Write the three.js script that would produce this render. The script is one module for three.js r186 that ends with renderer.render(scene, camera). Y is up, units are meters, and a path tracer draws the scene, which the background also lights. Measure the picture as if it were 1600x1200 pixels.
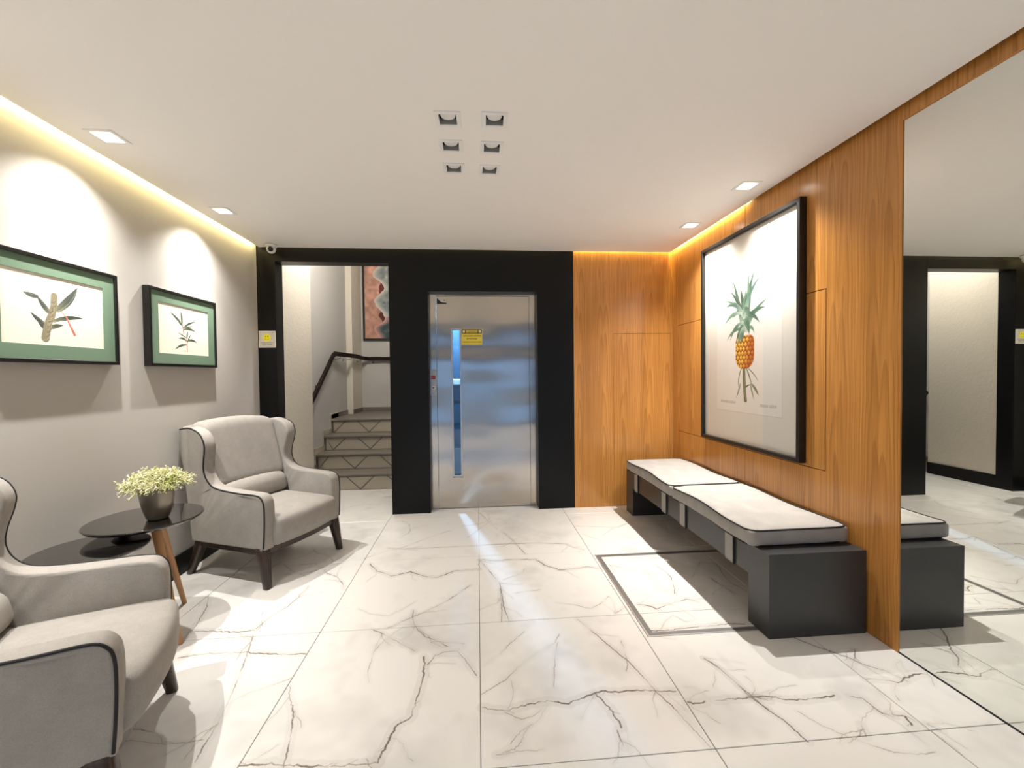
import * as THREE from 'three';
import { mergeGeometries, mergeVertices, toCreasedNormals } from 'three/addons/utils/BufferGeometryUtils.js';
import { RoundedBoxGeometry } from 'three/addons/geometries/RoundedBoxGeometry.js';
import { RectAreaLightUniformsLib } from 'three/addons/lights/RectAreaLightUniformsLib.js';

// ---------- camera, sky, exposure ----------
const scene = new THREE.Scene();
const camera = new THREE.PerspectiveCamera(84.79, 1600 / 1200, 0.05, 80);
camera.position.set(0, 1.3, 0);
camera.rotation.order = 'YXZ';
camera.rotation.set(-0.0221, -0.0816, -0.01087);
scene.background = new THREE.Color().setRGB(0.40, 0.62, 1.05);      // overcast late-day sky, seen only through the entrance
scene.backgroundIntensity = 1.6;
const renderer = new THREE.WebGLRenderer({ antialias: true });
renderer.toneMapping = THREE.LinearToneMapping;
renderer.toneMappingExposure = 0.71;
renderer.shadowMap.enabled = true;
RectAreaLightUniformsLib.init();

const SPOT = 30, SPOT_COLOR = new THREE.Color().setRGB(1.0, 0.978, 0.942);
const COVE = 150, COVE_COLOR = new THREE.Color().setRGB(1.0, 0.82, 0.37);

// ---------- room sizes ----------
const XL = -1.98, XR = 1.915, ZB = -4.0, H = 2.472, ZF = 2.6;
const MIRROR_Z = -1.762, TX = 0.809, TZ = 0.8215, TX0 = -0.005, TZ0 = -2.186;

// ---------- helpers ----------
const used = {};
function numbered(n) { const k = used[n] = (used[n] ?? -1) + 1; return k ? n + '_' + String(k).padStart(3, '0') : n; }
let seed = 7;
const rnd = () => { seed = (seed * 1664525 + 1013904223) >>> 0; return seed / 4294967296; };
const rr = (a, b) => a + (b - a) * rnd();
function shade(o) { o.traverse((c) => { if (c.isMesh) { c.castShadow = true; c.receiveShadow = true; } }); return o; }
function tag(o, label, category, group) { o.userData.label = label; o.userData.category = category; if (group) o.userData.group = group; return o; }
function thing(name, label, category, group) { const o = new THREE.Group(); o.name = numbered(name); scene.add(o); return tag(o, label, category, group); }
function structure(name) { const o = new THREE.Group(); o.name = name; o.userData.kind = 'structure'; scene.add(o); return o; }
function part(parent, name, geo, mat) {
  const m = new THREE.Mesh(geo, mat);
  parent.userData.n ??= {}; const k = parent.userData.n[name] = (parent.userData.n[name] ?? -1) + 1;
  m.name = k ? name + '_' + String(k).padStart(3, '0') : name; m.castShadow = m.receiveShadow = true; parent.add(m); return m;
}
function groupPart(parent, name) {
  const m = new THREE.Group(); parent.userData.n ??= {}; const k = parent.userData.n[name] = (parent.userData.n[name] ?? -1) + 1;
  m.name = k ? name + '_' + String(k).padStart(3, '0') : name; parent.add(m); return m;
}
// uv in metres from the dominant axis of each face
function boxUV(g) {
  g = g.index ? g.toNonIndexed() : g;
  const p = g.attributes.position, uv = new Float32Array(p.count * 2), a = new THREE.Vector3(), b = new THREE.Vector3(), c = new THREE.Vector3();
  for (let i = 0; i < p.count; i += 3) {
    a.fromBufferAttribute(p, i); b.fromBufferAttribute(p, i + 1).sub(a); c.fromBufferAttribute(p, i + 2).sub(a); b.cross(c);
    const x = Math.abs(b.x), y = Math.abs(b.y), z = Math.abs(b.z);
    for (let k = 0; k < 3; k++) {
      a.fromBufferAttribute(p, i + k);
      const u = x >= y && x >= z ? [a.z, a.y] : y >= z ? [a.x, a.z] : [a.x, a.y];
      uv[(i + k) * 2] = u[0]; uv[(i + k) * 2 + 1] = u[1];
    }
  }
  g.setAttribute('uv', new THREE.BufferAttribute(uv, 2)); return g;
}
const B = (x0, x1, y0, y1, z0, z1) => { const g = new THREE.BoxGeometry(x1 - x0, y1 - y0, z1 - z0); g.translate((x0 + x1) / 2, (y0 + y1) / 2, (z0 + z1) / 2); return g; };
const RB = (x0, x1, y0, y1, z0, z1, r = 0.004, s = 2) => { const g = new RoundedBoxGeometry(x1 - x0, y1 - y0, z1 - z0, s, r); g.translate((x0 + x1) / 2, (y0 + y1) / 2, (z0 + z1) / 2); return g; };
const merge = (...l) => mergeGeometries(l.flat().map((g) => { g = g.index ? g.toNonIndexed() : g; for (const k of Object.keys(g.attributes)) if (!['position', 'normal', 'uv'].includes(k)) g.deleteAttribute(k); return g; }));
function softBox(w, h, d, r, nx, ny, nz, deform) {
  let g = new THREE.BoxGeometry(w, h, d, nx, ny, nz); g.deleteAttribute('uv'); g.deleteAttribute('normal'); g = mergeVertices(g, 1e-5);
  const p = g.attributes.position, v = new THREE.Vector3(), q = new THREE.Vector3();
  for (let i = 0; i < p.count; i++) {
    v.fromBufferAttribute(p, i);
    q.set(Math.max(-w / 2 + r, Math.min(w / 2 - r, v.x)), Math.max(-h / 2 + r, Math.min(h / 2 - r, v.y)), Math.max(-d / 2 + r, Math.min(d / 2 - r, v.z)));
    v.sub(q); if (v.length() > 1e-9) v.setLength(r); v.add(q);
    if (deform) deform(v); p.setXYZ(i, v.x, v.y, v.z);
  }
  g.computeVertexNormals(); return boxUV(g);
}
function extrude(shape, depth, bevel, segs = 3, curve = 10) {
  return new THREE.ExtrudeGeometry(shape, { depth, bevelEnabled: bevel > 0, bevelSize: bevel, bevelThickness: bevel, bevelSegments: segs, curveSegments: curve });
}
function poly(pts) { const s = new THREE.Shape(); pts.forEach(([x, y], i) => i ? s.lineTo(x, y) : s.moveTo(x, y)); s.closePath(); return s; }
const V3 = (x, y, z) => new THREE.Vector3(x, y, z);
const tube = (pts, r, n = 24, rad = 6, t = 0.5) => new THREE.TubeGeometry(new THREE.CatmullRomCurve3(pts, false, 'catmullrom', t), n, r, rad);
// tapered bar between two points (square-ish, rounded by many sides)
function bar(a, b, ra, rb, n = 12) { const g = new THREE.CylinderGeometry(rb, ra, a.distanceTo(b), n, 1); const m = new THREE.Matrix4().makeRotationFromQuaternion(new THREE.Quaternion().setFromUnitVectors(V3(0, 1, 0), b.clone().sub(a).normalize())); g.applyMatrix4(m); const c = a.clone().add(b).multiplyScalar(.5); g.translate(c.x, c.y, c.z); return g; }
// slab lying in a wall: polygon in (u, y); axis 'x' -> u is z and the slab's front is at x = face (towards -x); axis 'z' -> u is x, front at z = face (towards +z)
function slab(pts, axis, face, t, bevel = 0.0015) {
  const g = extrude(poly(pts), t - 2 * bevel, bevel, 1);
  if (axis === 'z') g.translate(0, 0, face - t + bevel); else { g.rotateY(-Math.PI / 2); g.translate(face + t - bevel, 0, 0); }
  return boxUV(g);
}
const rect = (a, b, c, d) => [[a, c], [b, c], [b, d], [a, d]];
// value noise
function noiser(s0) {
  const t = new Float32Array(65536); let s = s0; for (let i = 0; i < 65536; i++) { s = (s * 1664525 + 1013904223) >>> 0; t[i] = s / 4294967296; }
  const at = (x, y, px, py) => t[((((y % py) + py) % py) * 251 + (((x % px) + px) % px)) & 65535];
  return (x, y, px = 251, py = 251) => { const i = Math.floor(x), j = Math.floor(y); let f = x - i, g = y - j; f = f * f * (3 - 2 * f); g = g * g * (3 - 2 * g); return (at(i, j, px, py) * (1 - f) + at(i + 1, j, px, py) * f) * (1 - g) + (at(i, j + 1, px, py) * (1 - f) + at(i + 1, j + 1, px, py) * f) * g; };
}
const N1 = noiser(11), N2 = noiser(77);
function dataTex(w, h, fn, srgb = true) {
  const d = new Uint8Array(w * h * 4);
  for (let y = 0; y < h; y++) for (let x = 0; x < w; x++) { const c = fn(x / w, y / h), i = (y * w + x) * 4; d[i] = Math.max(0, Math.min(255, c[0])); d[i + 1] = Math.max(0, Math.min(255, c[1])); d[i + 2] = Math.max(0, Math.min(255, c[2])); d[i + 3] = 255; }
  const t = new THREE.DataTexture(d, w, h); t.wrapS = t.wrapT = THREE.RepeatWrapping; t.magFilter = THREE.LinearFilter; t.minFilter = THREE.LinearMipmapLinearFilter; t.generateMipmaps = true; if (srgb) t.colorSpace = THREE.SRGBColorSpace; t.needsUpdate = true; return t;
}
function canvasTex(w, h, draw) { const c = document.createElement('canvas'); c.width = w; c.height = h; draw(c.getContext('2d'), w, h); const t = new THREE.CanvasTexture(c); t.colorSpace = THREE.SRGBColorSpace; t.anisotropy = 8; return t; }
const std = (o) => new THREE.MeshStandardMaterial(o), phy = (o) => new THREE.MeshPhysicalMaterial(o);
const lin = (r, g, b) => new THREE.Color().setRGB(r, g, b);

// ---------- materials ----------
// marble-look porcelain: soft clouds plus the veins of this floor, in floor metres
const VEINS = [
[2,-1.14,-2.18,-1.09,-2.03,-1.03,-1.82,-0.99,-1.64,-0.98,-1.54,-0.97,-1.48],
[3,-1.4,-2.05,-1.29,-2.07,-1.11,-2.06,-1.07,-2.05,-0.94,-2.03,-0.82,-2.02],
[3,-1.46,-2.26,-1.37,-2.25,-1.25,-2.23,-1.16,-2.24],
[1,-0.82,-1.86,-0.87,-1.83,-0.94,-1.8,-0.98,-1.77,-1.01,-1.73],
[2,-0.8,-1.81,-0.78,-1.75,-0.74,-1.69,-0.71,-1.62,-0.68,-1.52,-0.66,-1.43],
[3,-0.81,-1.45,-0.71,-1.45,-0.59,-1.43,-0.49,-1.42,-0.35,-1.42],
[3,-0.26,-1.95,-0.25,-1.81,-0.26,-1.68,-0.27,-1.6,-0.32,-1.56,-0.33,-1.52,-0.35,-1.42],
[2,-0.55,-2.18,-0.5,-2.15,-0.42,-2.08,-0.31,-1.99],
[2,-0.34,-2.19,-0.26,-2.1,-0.24,-2.05,-0.19,-2.01],
[2,-0.24,-1.89,-0.21,-1.95,-0.17,-1.97,-0.11,-1.97,-0.07,-1.9,-0.02,-1.8],
[2,-0.48,-2.19,-0.4,-2.25,-0.32,-2.31,-0.2,-2.41,-0.06,-2.59],
[3,-0.76,-2.96,-0.69,-2.85,-0.57,-2.76,-0.46,-2.81,-0.35,-2.73,-0.28,-2.71,-0.17,-2.79,-0.01,-2.8],
[2,-0.83,-2.62,-0.87,-2.71,-0.93,-2.79,-1.01,-2.85],
[2,-0.69,-3.22,-0.57,-3.19,-0.41,-3.19,-0.19,-3.19,-0.02,-3.19],
[1,-0.82,-3.05,-0.69,-3.17,-0.58,-3.22,-0.38,-3.42,-0.24,-3.53],
[2,-1.16,-2.25,-1.14,-2.35,-1.09,-2.45,-1.07,-2.55,-1.06,-2.68],
[2,-1.62,-2.63,-1.55,-2.5,-1.5,-2.34,-1.46,-2.2],
[1,-1.36,-3.02,-1.26,-2.91,-1.12,-2.81],
[1,-1.24,-3,-1.14,-3,-1.06,-2.92,-1,-2.83],
[1,-0.68,-2.39,-0.6,-2.33,-0.5,-2.3,-0.43,-2.36,-0.37,-2.44],
[3,0,-1.62,0.1,-1.6,0.18,-1.62,0.26,-1.63,0.34,-1.61,0.42,-1.64,0.49,-1.66,0.57,-1.65,0.65,-1.65,0.72,-1.64,0.79,-1.63],
[2,0.51,-2.17,0.56,-2.06,0.61,-1.94,0.66,-1.83,0.69,-1.73,0.71,-1.64,0.74,-1.56,0.76,-1.48,0.79,-1.37],
[1,0,-1.69,0.1,-1.76,0.16,-1.83,0.26,-1.92,0.36,-1.99,0.39,-2.05],
[1,0.37,-1.99,0.34,-1.89,0.31,-1.75,0.3,-1.7],
[1,0.01,-1.86,0.09,-1.93,0.13,-1.99,0.22,-2.09],
[3,0.46,-1.65,0.49,-1.59,0.51,-1.51,0.51,-1.48],
[2,0.49,-1.47,0.49,-1.43,0.49,-1.4],
[1,0.09,-1.59,0.15,-1.55,0.19,-1.56,0.26,-1.61,0.21,-1.54,0.14,-1.5,0.1,-1.45],
[2,0.05,-1.41,0.08,-1.42,0.09,-1.43],
[3,-0,-2.95,0.09,-2.92,0.25,-2.92,0.39,-2.91,0.44,-2.81,0.53,-2.73,0.62,-2.74,0.72,-2.76,0.8,-2.72],
[2,-0,-2.93,0.06,-2.77,0.12,-2.6,0.13,-2.42,0.13,-2.33,0.15,-2.19],
[2,0.12,-2.53,0.12,-2.33,0.11,-2.19],
[1,0.12,-2.6,0.2,-2.57,0.26,-2.57],
[1,0.15,-2.64,0.27,-2.71,0.3,-2.77],
[2,0.01,-3.2,0.19,-3.2,0.45,-3.19,0.66,-3.15,0.7,-3.08,0.77,-3.03],
[2,0.2,-3.43,0.26,-3.26,0.33,-3],
[1,0,-3.96,0.15,-3.51],
[1,-0.01,-2.31,0.04,-2.34,0.1,-2.37,0.11,-2.42],
[1,0.21,-2.47,0.28,-2.48,0.36,-2.49],
[1,0.43,-2.34,0.52,-2.31,0.61,-2.26,0.67,-2.3,0.75,-2.38],
[2,0.73,-2.2,0.81,-2.26],
[3,0.88,-2.27,0.93,-2.26,0.97,-2.22],
[2,0.97,-2.22,1.06,-2.26,1.18,-2.3,1.23,-2.27],
[2,0.88,-2.77,0.98,-2.7,1.09,-2.61],
[3,0.85,-2.03,0.96,-2.03,1.06,-2.04,1.17,-2.04,1.28,-2.05,1.36,-2.04],
[1,0.91,-2.04,0.97,-2.11,1.03,-2.15,1.07,-2.09,1.13,-2.1],
[2,1.01,-1.81,1.04,-1.75,1.06,-1.66,1.07,-1.58,1.1,-1.51],
[3,0.81,-1.57,0.84,-1.56,0.88,-1.57],
[3,0.92,-1.57,0.98,-1.57,1.05,-1.57,1.09,-1.57,1.13,-1.55],
[1,0.84,-1.65,0.88,-1.64,0.9,-1.59],
[1,1.34,-2.54,1.51,-2.75,1.57,-2.71],
[3,1.45,-2.53,1.47,-2.43,1.49,-2.33],
[1,0.81,-3.52,0.95,-3.49,1.17,-3.45,1.27,-3.52],
[1,0.83,-3.33,0.94,-3.18,1.02,-3.15],
[1,0.99,-3.29,1.12,-3.43,1.27,-3.52],
[1,0.63,-1.76,0.65,-1.8,0.67,-1.88,0.68,-1.97],
[3,1.08,-1.57,1.15,-1.57,1.19,-1.55,1.27,-1.54,1.35,-1.54,1.41,-1.55],
[2,1.47,-1.54,1.51,-1.52,1.51,-1.48,1.51,-1.46,1.54,-1.43],
[3,1.55,-1.44,1.59,-1.43,1.57,-1.39],
[2,1.74,-1.8,1.69,-1.75,1.62,-1.69],
[3,1.62,-1.62,1.68,-1.61,1.73,-1.59,1.79,-1.61,1.85,-1.63,1.9,-1.62],
[1,1.71,-1.58,1.66,-1.54,1.64,-1.5],
[2,1.39,-1.41,1.38,-1.39,1.36,-1.36],
[2,1.63,-1.39,1.65,-1.36],
[2,1.01,-1.81,1.04,-1.76,1.06,-1.67,1.08,-1.58,1.1,-1.5,1.12,-1.46,1.14,-1.36],
[1,1.61,-2.25,1.67,-2.26,1.65,-2.16]
];
const FX0 = -2.05, FZ0 = -5.05, FS = 4.1;
const floorTex = canvasTex(2048, 2048, (c, w) => {
  const im = c.createImageData(w, w), d = im.data;
  for (let y = 0; y < w; y++) for (let x = 0; x < w; x++) {
    const u = x / w, v = y / w; let n = N1(u * 14, v * 14, 14, 14) * .5 + N1(u * 34 + 3, v * 34, 34, 34) * .3 + N1(u * 90, v * 90, 90, 90) * .2;
    const m = N2(u * 9 + n * 1.5, v * 9 - n, 9, 9); let k = 1 - Math.max(0, n - .5) * .22 - Math.max(0, m - .55) * .12;
    const i = (y * w + x) * 4; d[i] = 225 * k; d[i + 1] = 221 * k; d[i + 2] = 215 * k; d[i + 3] = 255;
  }
  c.putImageData(im, 0, 0);
  const P = (x, z) => [(x - FX0) / FS * w, (z - FZ0) / FS * w];
  c.lineCap = 'round'; c.lineJoin = 'round';
  const vein = (pts, s) => {
    const fine = [];
    for (let i = 0; i + 1 < pts.length; i++) { const L = Math.hypot(pts[i + 1][0] - pts[i][0], pts[i + 1][1] - pts[i][1]), n = Math.max(2, Math.ceil(L / 7)); for (let k = 0; k < n; k++) { const t = k / n, j = s > 2 ? 2.0 : 1.2; fine.push([pts[i][0] + (pts[i + 1][0] - pts[i][0]) * t + rr(-j, j), pts[i][1] + (pts[i + 1][1] - pts[i][1]) * t + rr(-j, j)]); } }
    fine.push(pts[pts.length - 1]);
    c.strokeStyle = `rgba(165,158,150,${.04 + .03 * s})`; c.lineWidth = 9 + 5 * s; c.beginPath(); fine.forEach((p, i) => i ? c.lineTo(...p) : c.moveTo(...p)); c.stroke();
    for (let i = 0; i + 1 < fine.length; i++) { const q = N2(i * .21 + pts[0][0], s), a = (.34 + .16 * s) * (.3 + .95 * q); c.strokeStyle = `rgba(${112 + 8 * (3 - s)},${100 + 8 * (3 - s)},${92 + 8 * (3 - s)},${Math.min(.95, a)})`; c.lineWidth = (.8 + .45 * s) * (.4 + 1.3 * q); c.beginPath(); c.moveTo(...fine[i]); c.lineTo(...fine[i + 1]); c.stroke(); }
    if (s > 2) for (let i = 0; i < fine.length; i += 2) if (rnd() < .4) { c.strokeStyle = 'rgba(110,97,88,.35)'; c.lineWidth = 1.2; c.beginPath(); c.moveTo(...fine[i]); c.lineTo(fine[i][0] + rr(-14, 14), fine[i][1] + rr(-9, 9)); c.stroke(); }
  };
  for (const q of VEINS) { const pts = []; for (let i = 1; i < q.length; i += 2) pts.push(P(q[i], q[i + 1])); vein(pts, q[0]); if (q[0] > 1) for (let b = 0; b < 2; b++) { const k = Math.floor(rnd() * (pts.length - 1)), o = pts[k], t = pts[k + 1], a0 = Math.atan2(t[1] - o[1], t[0] - o[0]) + (rnd() < .5 ? -1 : 1) * rr(.35, 1.0), br = [o]; let a = a0, x = o[0], y = o[1]; for (let n = 0; n < 5; n++) { a += rr(-.35, .35); x += Math.cos(a) * rr(8, 20); y += Math.sin(a) * rr(8, 20); br.push([x, y]); } vein(br, .55); } }
  // tiles the photograph hides behind things: veins of the same kind
  for (let i = 0; i < 46; i++) { let x, z; do { x = rr(-2, 2); z = rr(-5, -.95); } while (i < 40 && x > -.85 && x < 1.5 && z > -3.4 && z < -1.2); const pts = [P(x, z)]; let a = rr(0, 6.28); for (let k = 0; k < 6; k++) { a += rr(-.5, .5); x += Math.cos(a) * .07; z += Math.sin(a) * .07; pts.push(P(x, z)); } vein(pts, rnd() < .25 ? 2 : 1); }
});
floorTex.wrapS = floorTex.wrapT = THREE.MirroredRepeatWrapping;
const M = {
  tile: phy({ map: floorTex, roughness: 0.2, ior: 1.5 }),
  grout: std({ color: lin(.16, .145, .13), roughness: .9 }),
  white: std({ color: lin(.92, .89, .855), roughness: .92 }),
  frontpaint: std({ color: lin(.10, .085, .07), roughness: .8 }),
  wallpaint: std({ color: lin(.50, .47, .43), roughness: .9 }),
  cream: std({ color: lin(.66, .60, .50), roughness: .95, bumpMap: dataTex(256, 256, (u, v) => { const n = 255 * (.6 * N1(u * 60, v * 60, 60, 60) + .4 * N1(u * 120, v * 120, 120, 120)); return [n, n, n]; }, false), bumpScale: .002 }),
  stairwall: std({ color: lin(.50, .475, .44), roughness: .95 }),
  black: phy({ color: lin(.0045, .0045, .0045), roughness: .4, specularIntensity: .45 }),
  blackframe: phy({ color: lin(.008, .007, .006), roughness: .35 }),
  charcoal: phy({ color: lin(.032, .0318, .031), roughness: .38 }),
  gloss: phy({ color: lin(.008, .007, .0065), roughness: .05, clearcoat: 1, clearcoatRoughness: .02 }),
  alu: std({ color: lin(.52, .51, .49), roughness: .4, metalness: .85 }),
  darkalu: std({ color: lin(.2, .195, .185), roughness: .5, metalness: .5 }),
  mirror: std({ color: lin(.86, .88, .85), roughness: 0, metalness: 1 }),
  dark: std({ color: lin(.01, .01, .01), roughness: .8 }),
  piping: std({ color: lin(.010, .0095, .010), roughness: .8 }),
  plasticwhite: std({ color: lin(.87, .86, .84), roughness: .4 }),
  lensoff: phy({ color: lin(.86, .85, .83), roughness: .25 }),
  glow: std({ color: lin(.8, .8, .8), emissive: lin(1, .93, .82), emissiveIntensity: 11, roughness: .5 }),
  coveglow: std({ color: lin(.8, .8, .7), emissive: COVE_COLOR, emissiveIntensity: 3, roughness: .5 }),
  glass: phy({ color: lin(1, 1, 1), transmission: 1, thickness: 0, roughness: .02, ior: 1.5 }),
  pane: phy({ color: lin(.93, .97, 1), transmission: 1, thickness: 0, roughness: .0, ior: 1.5 }),
  stone: std({ color: lin(.46, .405, .315), roughness: .5 }),
  stonedark: std({ color: lin(.17, .145, .115), roughness: .5 }),
};
// straight-grown veneer with flowing cathedrals, one leaf every 0.22 m
const woodTex = dataTex(1024, 2048, (u, v) => {
  const col = Math.floor(u * 4), f = u * 4 - col, flip = col % 2 ? 1 - f : f, x = (flip - .46) * 2, ph = col * 3.7;
  const wob = N1(u * 8 + ph, v * 9, 8, 9) * .5 + N1(u * 20, v * 22 + ph, 20, 22) * .18;
  const ax = Math.abs(x) + .02, t = Math.pow(ax, 1.1) * 8.5 + (v + .13 * (col % 4)) * 8 * Math.exp(-ax * 1.9) + wob * 1.5;
  const s = t - Math.floor(t), ring = Math.pow(s, 2.2) * (1 - Math.max(0, (s - .9) / .1));
  const fine = N2(u * 420, v * 16, 420, 16), mid = N2(u * 90 + 9, v * 5, 90, 5), broad = N1(u * 12 + 40, v * 2, 12, 2);
  const k = 1.0 - .135 * ring - .10 * (fine - .5) - .08 * (mid - .5) + .09 * (broad - .5);
  return [197 * k, 137 * Math.pow(k, 1.15), 70 * Math.pow(k, 1.35)];
});
woodTex.repeat.set(1 / .88, 1 / 2.6);
M.veneer = phy({ map: woodTex, roughness: .22, bumpMap: woodTex, bumpScale: .0001 });
const legTex = dataTex(256, 512, (u, v) => { const k = .95 + .35 * (N1(u * 40, v * 3, 40, 3) - .5) + .2 * (N2(u * 120, v * 10, 120, 10) - .5); return [178 * k, 132 * k, 88 * k]; });
legTex.repeat.set(8, 2);
M.legwood = std({ map: legTex, roughness: .4 });
const darkLegTex = dataTex(256, 512, (u, v) => { const k = .8 + .5 * (N1(u * 40, v * 3, 40, 3) - .5); return [62 * k, 44 * k, 35 * k]; });
darkLegTex.repeat.set(6, 2);
M.walnut = std({ map: darkLegTex, roughness: .35 });
const fabricTex = dataTex(512, 512, (u, v) => { const n = N1(u * 256, v * 256, 256, 256), m = N2(u * 9, v * 9, 9, 9) * .6 + N2(u * 24, v * 24, 24, 24) * .4, k = 1 + .09 * (n - .5) + .07 * (m - .5); return [150 * k, 144 * k, 137 * k]; });
fabricTex.repeat.set(2.4, 2.4);
M.fabric = phy({ map: fabricTex, roughness: .95, sheen: .25, sheenColor: lin(.6, .57, .52), sheenRoughness: .5, bumpMap: fabricTex, bumpScale: .0015 });
const seatTex = dataTex(512, 512, (u, v) => { const n = N1(u * 256, v * 256, 256, 256), m = N2(u * 7, v * 7, 7, 7), k = 1 + .08 * (n - .5) + .07 * (m - .5); return [160 * k, 155 * k, 149 * k]; });
seatTex.repeat.set(2.4, 2.4);
M.bench = std({ map: seatTex, roughness: .95, bumpMap: seatTex, bumpScale: .001 });
// brushed stainless with gently dented sheet
const steelBump = dataTex(512, 512, (u, v) => { const n = .85 * N1(u * 2, v * 5, 2, 5) + .15 * N2(u * 4, v * 9, 4, 9); const k = 255 * n; return [k, k, k]; }, false);
M.steel = phy({ color: lin(.56, .51, .44), metalness: 1, roughness: .17, bumpMap: steelBump, bumpScale: .012 });
M.steelplain = phy({ color: lin(.60, .58, .55), metalness: 1, roughness: .3 });

// ---------- floor ----------
const floor = structure('floor');
part(floor, 'grout_bed', boxUV(B(XL - .3, XR + .3, -.12, -.0025, -5.1, ZF + .1)), M.grout);
function tileGeo(x0, x1, z0, z1) {
  const c = .0012, h = .011, g = .0015; x0 += g; x1 -= g; z0 += g; z1 -= g;
  const ring = (d, y) => [[x0 + d, y, z0 + d], [x0 + d, y, z1 - d], [x1 - d, y, z1 - d], [x1 - d, y, z0 + d]], a = ring(c, 0), b = ring(0, -c), e = ring(0, -h), P = [];
  const quad = (p, q, r, s) => P.push(...p, ...q, ...r, ...p, ...r, ...s);
  quad(...a); for (let i = 0; i < 4; i++) { const j = (i + 1) % 4; quad(a[j], a[i], b[i], b[j]); quad(b[j], b[i], e[i], e[j]); }
  const G = new THREE.BufferGeometry(); G.setAttribute('position', new THREE.Float32BufferAttribute(P, 3)); G.computeVertexNormals();
  const uv = []; for (let i = 0; i < P.length; i += 3) uv.push((P[i] - FX0) / FS, 1 - (P[i + 2] - FZ0) / FS);
  G.setAttribute('uv', new THREE.Float32BufferAttribute(uv, 2)); return G;
}
const HX0 = .823, HX1 = 1.86, HZ0 = -2.932, HZ1 = -1.985, HW = .034;   // inspection hatch
for (let k = -4; k < 6; k++) for (let i = -3; i < 3; i++) {
  const x0 = Math.max(XL, TX0 + i * TX), x1 = Math.min(XR + .012, x0 === XL ? TX0 + (i + 1) * TX : TX0 + (i + 1) * TX), z0 = Math.max(-4.95, TZ0 + (k - 1) * TZ), z1 = Math.min(ZF, TZ0 + k * TZ);
  if (x1 - x0 < .02 || z1 - z0 < .02) continue;
  const put = (a, b, c, d) => { if (b - a > .015 && d - c > .015) part(floor, 'tile', tileGeo(a, b, c, d), M.tile); };
  if (x1 < HX0 || x0 > HX1 || z1 < HZ0 || z0 > HZ1) put(x0, x1, z0, z1);
  else {
    const c = Math.max(z0, HZ0), d = Math.min(z1, HZ1); put(x0, x1, z0, Math.min(z1, HZ0)); put(x0, x1, Math.max(z0, HZ1), z1); put(x0, Math.min(x1, HX0), c, d); put(Math.max(x0, HX1), x1, c, d);
    put(Math.max(x0, HX0 + HW), Math.min(x1, HX1 - HW), Math.max(z0, HZ0 + HW), Math.min(z1, HZ1 - HW));
  }
}
const ringShape = (a, b, c, d, w) => { const s = poly(rect(a, b, c, d)); s.holes.push(new THREE.Path(rect(a + w, b - w, c + w, d - w).map(([x, y]) => new THREE.Vector2(x, y)))); return s; };
function flatRing(a, b, c, d, w, y, t) { const g = extrude(ringShape(a, b, -d, -c, w), t, 0); g.rotateX(-Math.PI / 2); g.translate(0, y - t, 0); return boxUV(g); }
part(floor, 'hatch_frame', flatRing(HX0, HX1, HZ0, HZ1, .009, .0008, .01), M.alu).userData.label = 'bright aluminium edge of the inspection hatch';
part(floor, 'hatch_channel', flatRing(HX0 + .010, HX1 - .010, HZ0 + .010, HZ1 - .010, .023, -.001, .01), M.darkalu).userData.label = 'grey metal channel inside the hatch edge';

// ---------- ceiling with cove gaps on three sides ----------
const CL = XL + .036, CR = XR - .035, CB = ZB + .02;
const LIT = [[-1.765, -2.21], [-1.765, -3.13], [1.702, -2.54], [1.70, -3.24], [-1.765, -1.29], [-1.765, -.2], [-1.765, 1.2], [1.7, .5], [1.7, 1.9], [-.5, 1.5], [.6, 1.0]];
const OFF = [[-.12, -1.965], [.093, -1.958], [-.12, -2.192], [.088, -2.195], [-.118, -2.425], [.083, -2.432]];
const ceiling = structure('ceiling');
{
  const s = poly(rect(CL, CR, -ZF, -CB));
  const hole = (x, z, r) => s.holes.push(new THREE.Path(rect(x - r, x + r, -z - r, -z + r).map(([a, b]) => new THREE.Vector2(a, b))));
  LIT.forEach(([x, z]) => hole(x, z, .052)); OFF.forEach(([x, z]) => hole(x, z, .046));
  const g = extrude(s, .022, 0); g.rotateX(-Math.PI / 2); g.translate(0, H, 0);
  part(ceiling, 'plaster_ceiling', boxUV(g), M.white);
  part(ceiling, 'slab', B(XL - .2, XR + .2, H + .2, H + .3, ZB - .05, ZF + .2), M.white);
}
function cove(x, z, len, ry, power) {
  const strip = part(ceiling, 'led_strip', B(-len / 2, len / 2, -.004, .004, -.004, .004), M.coveglow), l = new THREE.RectAreaLight(COVE_COLOR, power, len, .012);
  strip.position.set(x, H + .05, z); strip.rotation.y = ry;
  const dir = V3(Math.sin(ry), 0, Math.cos(ry)), p = V3(x, H + .05, z).addScaledVector(dir, .008); p.y -= .004;
  l.position.copy(p); l.lookAt(p.clone().add(dir).add(V3(0, -1.5, 0))); l.castShadow = true; scene.add(l); l.name = 'cove_light';
}
cove(CL + .003, -1.6, 4.7, -Math.PI / 2, COVE);
cove(CR - .003, -3.42, 1.12, Math.PI / 2, COVE);
cove(1.42, CB + .003, .98, Math.PI, COVE * .8);
cove(-.53, CB + .003, 2.7, Math.PI, COVE * .3);

// ---------- walls ----------
const wallL = structure('wall_left'); part(wallL, 'plaster', B(XL - .15, XL, -.1, H + .25, ZB - .02, ZF), M.wallpaint);
const base1 = structure('baseboard_left'); part(base1, 'board', RB(XL, XL + .014, 0, .14, ZB + .002, ZF, .003), M.black);
const wallR = structure('wall_right'); part(wallR, 'masonry', B(XR + .025, XR + .2, -.1, H + .25, ZB - .2, ZF), M.dark);
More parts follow.
